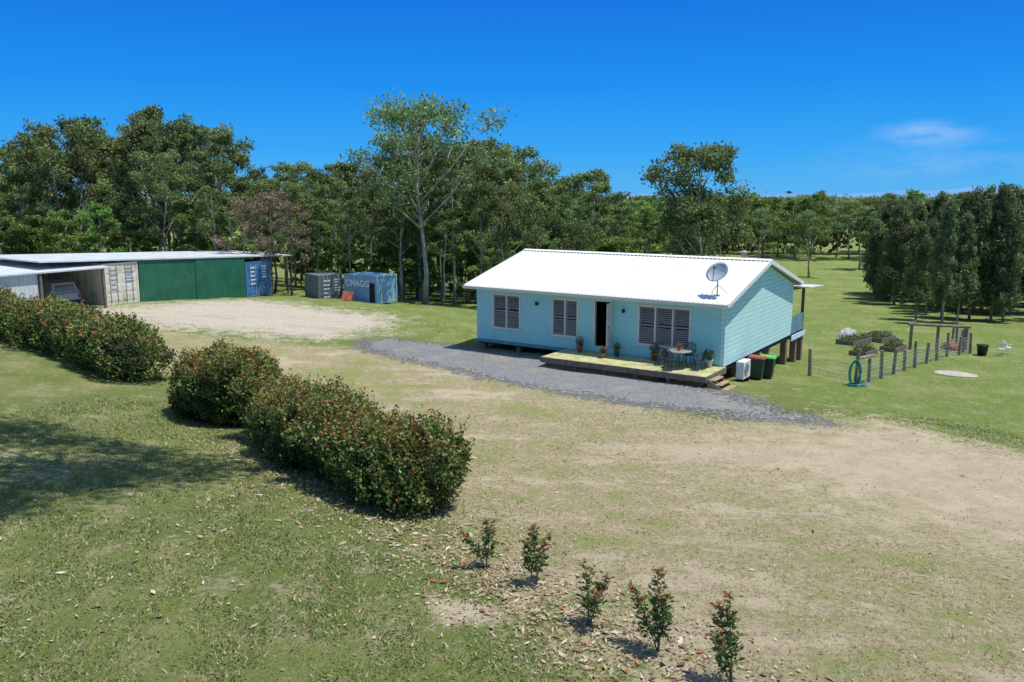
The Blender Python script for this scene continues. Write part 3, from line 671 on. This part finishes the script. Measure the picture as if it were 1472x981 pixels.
def chair(x,y,a,nm='patio_chair',mat=None,lab='dark metal patio chair with open back on deck',grp='patio chairs around the table',world=None,cat='chair'):
    p=world or hl(x,y,DZ); e=empty(nm,p,a,lab,cat,grp); mt=mat or iron
    MB().lathe([(.20,.43),(.22,.435),(.22,.455),(.2,.46)],n=16).obj('seat',mt,e)
    s=MB(); s.path([(-.2,.18,.45),(-.22,.25,.75),(-.15,.28,.88),(0,.29,.93),(.15,.28,.88),(.22,.25,.75),(.2,.18,.45)],.018,6)
    for q in (-.12,-.04,.04,.12): s.path([(q,.19,.46),(q,.28,.9)],.013,5)
    s.path([(-.22,.25,.68),(-.27,.05,.66),(-.24,-.12,.62),(-.2,-.16,.45)],.015,6); s.path([(.22,.25,.68),(.27,.05,.66),(.24,-.12,.62),(.2,-.16,.45)],.015,6)
    s.obj('backrest',mt,e)
    for sx,sy in ((-1,-1),(1,-1),(1,1),(-1,1)): MB().path([(sx*.16,sy*.16,.44),(sx*.21,sy*.21,0)],.016,6).obj('leg',mt,e)
for x,y,a in ((10.55,-1.1,1.7),(11.5,-.45,0),(12.25,-1.2,-1.5),(11.3,-1.95,3.0)): chair(x,y,RZ+a)
def potplant(x,y,sz,potc,flow,lab,seed):
    r=np.random.default_rng(seed); e=empty('potted_plant',hl(x,y,DZ),0,lab,'potted plant')
    MB().lathe([(.09*sz,0),(.14*sz,.24*sz),(.16*sz,.24*sz),(.16*sz,.28*sz),(.12*sz,.28*sz)],n=14).obj('pot',potc,e,True)
    n=260; C=unit(r.normal(size=(n,3)))*(r.random((n,1))**.5)*.2*sz*np.array([1,1,1.2])+np.array([0,0,.46*sz]); V,F=leaves(C,.09,.04,r)
    t=r.random((n,1)); cl=np.array([.03,.07,.015])*(1-t)+np.array([.10,.2,.05])*t; fm=(r.random(n)<.25)[:,None]&(C[:,2:3]>.45*sz); cl=np.where(fm,np.array(flow),cl)
    ob('foliage',npmesh('foliage',V,F,hedgeleaf,np.repeat(cl,4,0)),e)
terra=paint('terracotta_pot',(.38,.14,.07),.8); whp=paint('white_pot',(.6,.58,.55),.6); blp=paint('blue_pot',(.05,.12,.25),.4)
potplant(6.2,-.45,1.1,terra,(.7,.3,.05),'orange flowers in a terracotta pot by the door',1)
potplant(7.75,-1.1,.8,terra,(.7,.05,.04),'red flowers in a small terracotta pot on deck',2)
potplant(8.1,-.45,.9,blp,(.7,.6,.1),'yellow flowers in a dark pot by the door',3)
potplant(9.9,-.4,1.2,terra,(.6,.1,.08),'bushy plant in a terracotta pot under window',4)
potplant(10.4,-.35,.8,whp,(.5,.5,.4),'small plant in a white pot under window',5)
potplant(12.4,-.4,1.1,whp,(.6,.55,.5),'leafy plant in a white pot beside wall corner',6)
e=empty('potted_plant',hl(11.4,-1.25,DZ+.745),0,'small orange flowering plant on the patio table','potted plant')
MB().lathe([(.05,0),(.08,.12),(.06,.12)],n=10).obj('pot',terra,e,True)
C=rng.normal(size=(90,3))*.06+np.array([0,0,.2]); V,F=leaves(C,.07,.04,rng); ob('foliage',npmesh('foliage',V,F,hedgeleaf,np.tile(np.array([[.35,.12,.03]]),(360,1))),e)
# ---------------------------------------------------------------- shed + containers
SR=math.radians(60); A0=(-25.4,51.8)
def sl(x,y): return (A0[0]+x*math.cos(SR)-y*math.sin(SR),A0[1]+x*math.sin(SR)+y*math.cos(SR))
whites=paint('rusty_white_container_paint',(.76,.72,.60),.6,0,.1,2,0,(.48,.30,.12),.75)
blues=paint('faded_blue_container_paint',(.06,.20,.44),.6,0,.2,2,0,(.3,.34,.38),.4)
greys=paint('grey_blue_container_paint',(.24,.42,.58),.6,0,.15,2,0,(.45,.48,.48),.45)
dgrey=paint('dark_grey_container_paint',(.15,.18,.19),.65,0,.2,2,0,(.25,.17,.12),.4)
labelm=paint('stencil_white',(.88,.88,.86),.6,0,.05)
rodm=paint('galvanised_rod',(.45,.46,.46),.5,.2)
def container(x,y,rz,L,W_,Hh,mat,lab,z=None,doors=True,marks=True,seed=1):
    e=empty('shipping_container',(x,y,g(x,y)-.03 if z is None else z),rz,lab,'shipping container')
    s=MB(); s.box(.04,W_-.04,.06,L-.04,.12,Hh-.04)
    for xx in (0,W_-.12):
        for yy in (0,L-.12): s.box(xx,xx+.12,yy,yy+.12,0,Hh)
    for xx in (0.003,W_-.103):
        s.box(xx,xx+.1,.123,L-.123,.0,.15); s.box(xx,xx+.1,.123,L-.123,Hh-.1,Hh-.003)
    for yy in (.003,L-.103): s.box(.123,W_-.123,yy,yy+.1,0,.15); s.box(.123,W_-.123,yy,yy+.1,Hh-.12,Hh-.003)
    n=int((L-.3)/.28)
    for i in range(n):
        y0=.16+.28*i
        for xx,dx_ in ((.04,-.03),(W_-.04,.03)):
            s.hexa([(xx,y0,.15),(xx,y0+.19,.15),(xx+dx_,y0+.15,.15),(xx+dx_,y0+.04,.15),(xx,y0,Hh-.1),(xx,y0+.19,Hh-.1),(xx+dx_,y0+.15,Hh-.1),(xx+dx_,y0+.04,Hh-.1)])
    n=int((W_-.3)/.28)
    for i in range(n):
        x0=.16+.28*i; s.box(x0,x0+.14,L-.04,L-.01,.15,Hh-.12)
    if not doors:
        for i in range(n):
            x0=.16+.28*i; s.box(x0,x0+.14,.03,.06,.15,Hh-.12)
    s.obj('body',mat,e)
    if doors:
        for k in range(2):
            x0=.13+k*(W_/2-.13); x1=x0+W_/2-.14
            d=MB(); d.box(x0,x1,.015,.055,.16,Hh-.13)
            for zz in np.linspace(.25,Hh-.62,4): d.box(x0+.08,x1-.08,-.0,.014,zz,zz+(Hh-.6)/5.6)
            dr=d.obj('door',mat,e)
            for f in (.28,.72):
                d=MB(); xc=x0+(x1-x0)*f; d.path([(xc,-.035,.1),(xc,-.035,Hh-.06)],.018,6)
                for zz in (.3,.9,1.6,Hh-.3): d.box(xc-.05,xc+.05,-.03,.0,zz,zz+.06)
                d.obj('lock_rod',rodm,dr)
            if marks:
                d=MB(); r=np.random.default_rng(seed*7+k)
                for q in range(5):
                    zz=Hh-.45-.2*q if k else Hh-.5-.3*q; ww=r.uniform(.3,.55); d.box(x0+.34,x0+.34+ww,-.009,-.004,zz,zz+.09)
                d.obj('marking',labelm if seed!=1 else paint('blue_grey_stencil',(.2,.3,.4),.6),dr)
    return e
zA=.34; p=sl(0,0); container(*p,SR,6.06,2.44,2.62,whites,'rusty cream shipping container with double doors under shed roof',z=zA)
p=sl(11.4,0); container(*p,SR,6.06,2.44,2.6,blues,'blue shipping container with double doors under shed roof',z=g(*p)-.02,seed=2)
sh=empty('machinery_shed',(*sl(0,0),zA),SR,'long low shed with green metal doors and white roof','shed')
galv=paint('galvanised_roof_sheet',(.62,.65,.67),.45,.1,.12,1.2,0,(.4,.36,.3),.3)
def rz_(x): return 2.80-.042*x
XL=-4.0
MB().hexa([(XL,-.09,rz_(XL)),(16,-.09,rz_(16)),(16,6.6,rz_(16)+.12),(XL,6.6,rz_(XL)+.12),(XL,-.09,rz_(XL)+.09),(16,-.09,rz_(16)+.09),(16,6.6,rz_(16)+.21),(XL,6.6,rz_(XL)+.21)]).obj('roof',galv,sh)
grn=paint('green_metal_sheet',(.022,.145,.085),.5,0,.18,1.0,0,(.06,.18,.11),.5)
for k in range(2):
    s=MB(); x0=2.5+4.42*k; x1=x0+4.4; zb=-.1-.25*k; zt0,zt1=rz_(x0)-.02,rz_(x1)-.02
    y=-.0-.04*k; s.hexa([(x0,y,zb),(x1,y,zb-.25),(x1,y+.03,zb-.25),(x0,y+.03,zb),(x0,y,zt0),(x1,y,zt1),(x1,y+.03,zt1),(x0,y+.03,zt0)])
    xx=x0+.1
    while xx<x1-.08:
        s.box(xx,xx+.04,y-.012,y+.001,zb-.1,rz_(xx)-.04); xx+=.2
    s.obj('door',grn,sh)
MB().box(2.5,11.3,6.2,6.25,-.9,2.3).obj('wall',dgrey,sh); MB().box(XL,0,6.2,6.25,-.6,2.75).obj('wall',dgrey,sh)
for x,y in ((15.6,0),(15.6,6.2),(13.95,-.03)): MB().path([(x,y,-1.4),(x,y,rz_(x))],.07,8).obj('post',timber,sh)
cp=empty('carport',(*sl(-.5,0),g(*sl(-.5,0))),SR,'open carport with pale metal roof and white side wall','carport')
MB().hexa([(-16,-1.0,2.42),(.4,-1.0,2.42),(.4,5.9,2.62),(-16,5.9,2.62),(-16,-1.0,2.5),(.4,-1.0,2.5),(.4,5.9,2.70),(-16,5.9,2.70)]).obj('roof',galv,cp)
s=MB(); s.box(-16,-4.1,-.8,-.75,-.3,2.415)
xx=-15.9
while xx<-4.2: s.box(xx,xx+.04,-.815,-.799,-.3,2.4); xx+=.25
wsm=paint('white_sheet_wall',(.68,.70,.71),.6,0,.08,1.5)
s.obj('wall',wsm,cp); MB().box(-4.15,-4.1,-.745,5.8,-.3,2.40).obj('wall',wsm,cp)
MB().box(-16,.1,5.8,5.85,1.2,2.6).obj('wall',dgrey,cp)
for x in (-4.0,-.1): MB().box(x-.07,x+.07,-.95,-.82,-.4,2.42).obj('post',timber,cp)
# ute
p=sl(-2.3,.3); e=empty('parked_ute',(*p,g(*p)),SR,'grey utility vehicle with canopy parked inside the carport','vehicle')
gy=paint('grey_vehicle_paint',(.36,.37,.38),.35,.1,.05,2)
s=MB(); s.hexa([(-.88,-.1,.45),(.88,-.1,.45),(.9,3,.45),(-.9,3,.45),(-.88,-.06,1.0),(.88,-.06,1.0),(.9,3,1.02),(-.9,3,1.02)]); s.box(-.88,.88,3.0,4.8,.45,1.1); s.obj('body',gy,e,bevel=.05)
s=MB(); s.hexa([(-.86,0,1.02),(.86,0,1.02),(.86,2.1,1.02),(-.86,2.1,1.02),(-.7,.25,1.62),(.7,.25,1.62),(.72,2.1,1.66),(-.72,2.1,1.66)]); s.hexa([(-.84,2.12,1.03),(.84,2.12,1.03),(.84,3.6,1.06),(-.84,3.6,1.06),(-.68,2.2,1.68),(.68,2.2,1.68),(.66,3.1,1.66),(-.66,3.1,1.66)]); s.obj('canopy',gy,e,bevel=.04)
MB().hexa([(-.68,.02,1.1),(.68,.02,1.1),(.68,.05,1.1),(-.68,.05,1.1),(-.58,.17,1.52),(.58,.17,1.52),(.58,.2,1.52),(-.58,.2,1.52)]).obj('rear_window',glass,e)
MB().box(-.85,.85,-.2,-.11,.42,.56).obj('bumper',dark,e,bevel=.02)
for sx in (-1,1):
    MB().box(sx*.78-.07,sx*.78+.07,-.13,-.09,.68,.92).obj('tail_light',paint('red_lens',(.35,.02,.02),.3),e)
    for yy in (.9,4.0): MB().path([(sx*.66,yy,.34),(sx*.9,yy,.34)],.34,18).obj('wheel',dark,e,bevel=.03)
c1=container(-9.8,60.2,math.radians(56),3.3,2.2,2.05,greys,'weathered blue container with CMAGG lettering and doorway painted dark',doors=False)
MB().box(-.012,-.006,.2,.72,.12,1.5).obj('door',dark,c1)  # flat dark sheet on the side stands for the shade of the opening
cu=bpy.data.curves.new('lettering','FONT'); cu.body='CMAGG'; cu.size=.66; cu.extrude=.004; cu.offset=.018
to=bpy.data.objects.new('tmp',cu); COL.objects.link(to); bpy.context.view_layer.update()
me=bpy.data.meshes.new_from_object(to.evaluated_get(bpy.context.evaluated_depsgraph_get())); bpy.data.objects.remove(to)
lo=ob('lettering',me,c1); me.materials.append(labelm); lo.rotation_euler=(math.radians(90),0,math.radians(-90)); lo.location=(-.02,3.1,1.2)
container(-14.3,61.4,math.radians(40),2.2,2.0,1.75,dgrey,'small dark grey metal container beside the larger one',doors=True,seed=3)
s=MB(); s.hexa([(0,0,0),(1.0,0,0),(1.0,.04,0),(0,.04,0),(0,.35,.8),(1.0,.35,.75),(1.0,.39,.75),(0,.39,.8)])
rp=s.obj('metal_sheet',paint('orange_red_sheet',(.55,.14,.07),.6)); p=(-12.5,60.6); rp.location=(*p,g(*p)); rp.rotation_euler=(0,0,-.4); rp.scale=(.9,.9,.8); tag(rp,'orange-red metal sheet leaning near the grey container','metal sheet')
# ---------------------------------------------------------------- garden fence
fe=[(14.3,39.2),(15.5,36.8),(18,39.8),(21.9,44.5),(26.2,49.4),(28.6,51.2),(30.8,57.5)]
f=empty('garden_fence',(15.5,36.8,g(15.5,36.8)),0,'timber post and wire garden fence around the vegetable plot','fence')
o0=Vector((15.5,36.8,g(15.5,36.8))); pm=paint('grey_brown_posts',(.26,.21,.155),.9,0,.35,4)
wire=MB(); cnt=0
for i in range(len(fe)-1):
    (x0,y0),(x1,y1)=fe[i],fe[i+1]; d=math.hypot(x1-x0,y1-y0); k=max(1,round(d/1.9))
    for j in range(k+(1 if i==len(fe)-2 else 0)):
        t=j/k; x=x0+(x1-x0)*t;y=y0+(y1-y0)*t; z=g(x,y); s=MB(); hh=1.3+.18*math.sin(cnt*2.3)+(.25 if cnt in(1,) else 0); cnt+=1
        ln=.07*math.sin(cnt*4.1)
        s.path([(x-o0.x,y-o0.y,z-o0.z-.2),(x-o0.x+ln,y-o0.y,z-o0.z+hh)],[.095,.08],8); s.obj('post',pm,f)
    n=int(d/.16)
    for j in range(n):
        t=j/n; x=x0+(x1-x0)*t;y=y0+(y1-y0)*t; z=g(x,y); wire.path([(x-o0.x,y-o0.y,z-o0.z+.03),(x-o0.x,y-o0.y,z-o0.z+1.0)],.005,3)
    for hz in (.05,.25,.45,.65,.85,1.02):
        pts=[]
        for j in range(k*2+1):
            t=j/(k*2); x=x0+(x1-x0)*t;y=y0+(y1-y0)*t; pts.append((x-o0.x,y-o0.y,g(x,y)-o0.z+hz))
        wire.path(pts,.007,3)
wire.obj('wire_mesh',paint('galvanised_wire',(.42,.42,.41),.5,.2),f)
MB().path([(0,0,1.25),(1.6,1.85,1.05)],.07,6).obj('rail',pm,f)
hs=paint('teal_hose',(.01,.27,.24),.4); e=empty('hose_coil',(15.3,36.55,g(15.3,36.55)),0,'teal garden hose coiled over a fence post','hose')
s=MB()
for q in range(6):
    pts=[(.24*math.cos(a)+.03*math.sin(q*2.1),-.04-.03*q,.62+(.48+.03*q)*math.sin(a)) for a in np.linspace(0,6.28,22)]; s.path(pts,.022,6)
pts=[(.4*math.cos(a)+.1,-.2+.25*math.sin(a),.04+.004*i) for i,a in enumerate(np.linspace(0,14,40))]; s.path(pts,.02,6)
s.obj('hose',hs,e,True)
bx,by=25.3,52.2; e=empty('garden_arbour',(bx,by,g(bx,by)),math.radians(-8),'rough timber garden frame with posts and top rail','garden frame')
for x in (0,1.6,3.2): MB().path([(x,0,-.2),(x,0,1.55)],.10,8).obj('post',pm,e)
MB().path([(-.2,0,1.62),(3.5,0,1.5)],.10,8).obj('rail',pm,e)
def bed(x,y,w_,d_,rz,lab,seed):
    r=np.random.default_rng(seed); e=empty('garden_bed',(x,y,g(x,y)),rz,lab,'garden bed')
    s=MB(); s.box(0,w_,0,.05,-.2,.3); s.box(0,w_,d_-.05,d_,-.2,.3); s.box(0,.05,.049,d_-.049,-.2,.298); s.box(w_-.05,w_,.049,d_-.049,-.2,.298); s.obj('frame',timber,e)
    MB().box(.052,w_-.052,.052,d_-.052,-.1,.22).obj('soil',paint('garden_soil',(.06,.045,.03),1,0,.3,4),e)
    n=500; C=np.stack([r.uniform(.1,w_-.1,n),r.uniform(.1,d_-.1,n),.25+r.random(n)*.35*(.4+.6*np.sin(r.uniform(0,3,n)))],1); V,F=leaves(C,.14,.07,r); t=r.random((n,1))
    ob('plants',npmesh('plants',V,F,hedgeleaf,np.repeat(np.array([.05,.09,.02])*(1-t)+np.array([.2,.28,.08])*t,4,0)),e)
bed(21.8,52.5,2.4,1.2,.7,'raised timber garden bed with leafy vegetables',1)
bed(24.5,54.5,2.0,1.2,.7,'raised garden bed beside the wire fence',2)
bed(20.5,47.5,1.8,1.0,.8,'small raised bed inside the wire fence',3)
bed(23.5,50.2,1.8,1.0,.8,'small raised bed of leafy plants inside the fence',4)
def tarp(x,y,w_,d_,h,col,nm,lab,seed):
    r=np.random.default_rng(seed); n=14; xs_=np.linspace(-1,1,n); mb=MB()
    for j in range(n):
        for i in range(n):
            a,b3=xs_[i],xs_[j]; rr=max(abs(a),abs(b3)); z=h*(1-rr**3)*(.7+.5*float(fb(np.array(a*2+seed),np.array(b3*2),seed))); mb.v.append((a*w_/2+r.normal()*.03,b3*d_/2+r.normal()*.03,z if rr<1 else -.05))
    for j in range(n-1):
        for i in range(n-1): q=j*n+i; mb.f.append((q,q+1,q+n+1,q+n)); mb.m.append(0)
    o=mb.obj(nm,paint(nm+'_cloth',col,.7,0,.25,3),None,False); o.location=(x,y,g(x,y)); o.rotation_euler=(0,0,seed); tag(o,lab,'tarp'); return o
tarp(23.3,57.2,2.0,1.2,.6,(.34,.34,.33),'grey_tarp','pale grey tarp over a heap in the garden',1)
tarp(25.2,56.4,2.4,1.6,.55,(.07,.07,.08),'dark_tarp','dark tarp over a low heap in the garden',2)
tarp(28.3,53.0,1.2,1.0,.5,(.25,.06,.04),'red_tarp','faded red cloth on a heap by the fence',4)
wpl=paint('white_plastic',(.75,.75,.74),.5)
chair(0,0,2.6,'garden_chair',wpl,'white plastic garden chair on the lawn by the fence','white garden chairs by the fence',(30.2,50.6,g(30.2,50.6)))
chair(0,0,1.6,'garden_chair',wpl,'white plastic garden chair on the lawn by the fence','white garden chairs by the fence',(31.0,51.4,g(31,51.4)))
o=MB().lathe([(.25,0),(.33,.6),(.36,.62),(.36,.66),(.28,.66)],n=16).obj('black_tub',paint('black_plastic',(.02,.02,.02),.4),None,True); o.location=(29.0,50.6,g(29.0,50.6)); tag(o,'black plastic tub standing on grass by the fence','tub')
o=MB().lathe([(1.05,-.3),(1.05,.05),(1.0,.08),(.02,.085)],n=36).obj('concrete_lid',paint('pale_concrete',(.40,.37,.30),.9,0,.25,3,.3,(.25,.23,.17),.5)); o.location=(23.2,42.7,g(23.2,42.7)-.02); o.rotation_euler=(-.06,.04,0); tag(o,'round pale concrete tank lid set in the lawn','tank lid')
# ---------------------------------------------------------------- light, sky, camera
el,rot=math.radians(71),math.radians(95)
sd_=Vector((math.sin(rot)*math.cos(el),math.cos(rot)*math.cos(el),math.sin(el)))
sun=bpy.data.lights.new('sun','SUN'); sun.energy=5.0; sun.angle=math.radians(.53); sun.color=(1,.965,.90)
so=bpy.data.objects.new('sun',sun); COL.objects.link(so); so.rotation_euler=sd_.to_track_quat('Z','Y').to_euler(); so.location=(0,0,60)
wd=bpy.data.worlds.new('World'); sc.world=wd; wd.use_nodes=True; nt=wd.node_tree; bg=nt.nodes['Background']
sky=nt.nodes.new('ShaderNodeTexSky'); sky.sky_type='NISHITA'; sky.sun_disc=False; sky.sun_elevation=el; sky.sun_rotation=rot; sky.altitude=100; sky.air_density=1.0; sky.dust_density=.3; sky.ozone_density=2
tc=nt.nodes.new('ShaderNodeTexCoord'); sxyz=nt.nodes.new('ShaderNodeSeparateXYZ'); nt.links.new(tc.outputs['Generated'],sxyz.inputs[0])
cr=nt.nodes.new('ShaderNodeValToRGB'); nt.links.new(sxyz.outputs[2],cr.inputs[0]); el_=cr.color_ramp.elements
stops=[(0.0,(.08,.45,.88)),(.05,(.02,.37,.92)),(.12,(.0,.27,.88)),(.24,(.0,.145,.72)),(.45,(.08,.24,.58)),(.8,(.24,.38,.60))]
el_[0].position=stops[0][0]; el_[0].color=(*stops[0][1],1); el_[1].position=stops[-1][0]; el_[1].color=(*stops[-1][1],1)
for p_,c_ in stops[1:-1]:
    q=el_.new(p_); q.color=(*c_,1)
scl=nt.nodes.new('ShaderNodeVectorMath'); scl.operation='SCALE'; nt.links.new(cr.outputs[0],scl.inputs[0]); scl.inputs['Scale'].default_value=1/.15
mixs=mixc(nt,.97,sky.outputs[0],scl.outputs[0])
def cloud(cen,sc3,lo,hi,amt,prev):
    vm=nt.nodes.new('ShaderNodeVectorMath'); vm.operation='SUBTRACT'; nt.links.new(tc.outputs['Generated'],vm.inputs[0]); vm.inputs[1].default_value=cen
    v2=nt.nodes.new('ShaderNodeVectorMath'); v2.operation='MULTIPLY'; nt.links.new(vm.outputs[0],v2.inputs[0]); v2.inputs[1].default_value=sc3
    ln=nt.nodes.new('ShaderNodeVectorMath'); ln.operation='LENGTH'; nt.links.new(v2.outputs[0],ln.inputs[0])
    mp=nt.nodes.new('ShaderNodeMapping'); mp.inputs['Scale'].default_value=(9,9,30); nt.links.new(tc.outputs['Generated'],mp.inputs[0])
    nz=noise(nt,mp.outputs[0],1.6,6,.6)
    d=math_(nt,'SUBTRACT',1.0,ln.outputs['Value'],clamp=True); x=math_(nt,'MULTIPLY',sstep(nt,d,0,.9),sstep(nt,nz,lo,hi))
    return mixc(nt,math_(nt,'MULTIPLY',x,amt),prev,(3.0,4.4,6.4))
c=cloud((.433,.899,.064),(15,15,60),.35,.65,.5,mixs)
c=cloud((.46,.88,.036),(5,5,30),.35,.7,.22,c)
nt.links.new(c,bg.inputs['Color']); bg.inputs['Strength'].default_value=.15
cam=bpy.data.cameras.new('camera'); cam.sensor_width=36; cam.lens=36*1200/1472; cam.clip_end=9000; cam.clip_start=.1
co=bpy.data.objects.new('camera',cam); COL.objects.link(co); co.location=(0,0,7.2); co.rotation_euler=(math.radians(90-9.95),0,0); sc.camera=co
sc.view_settings.view_transform='Standard'; sc.view_settings.look='None'; sc.view_settings.exposure=0
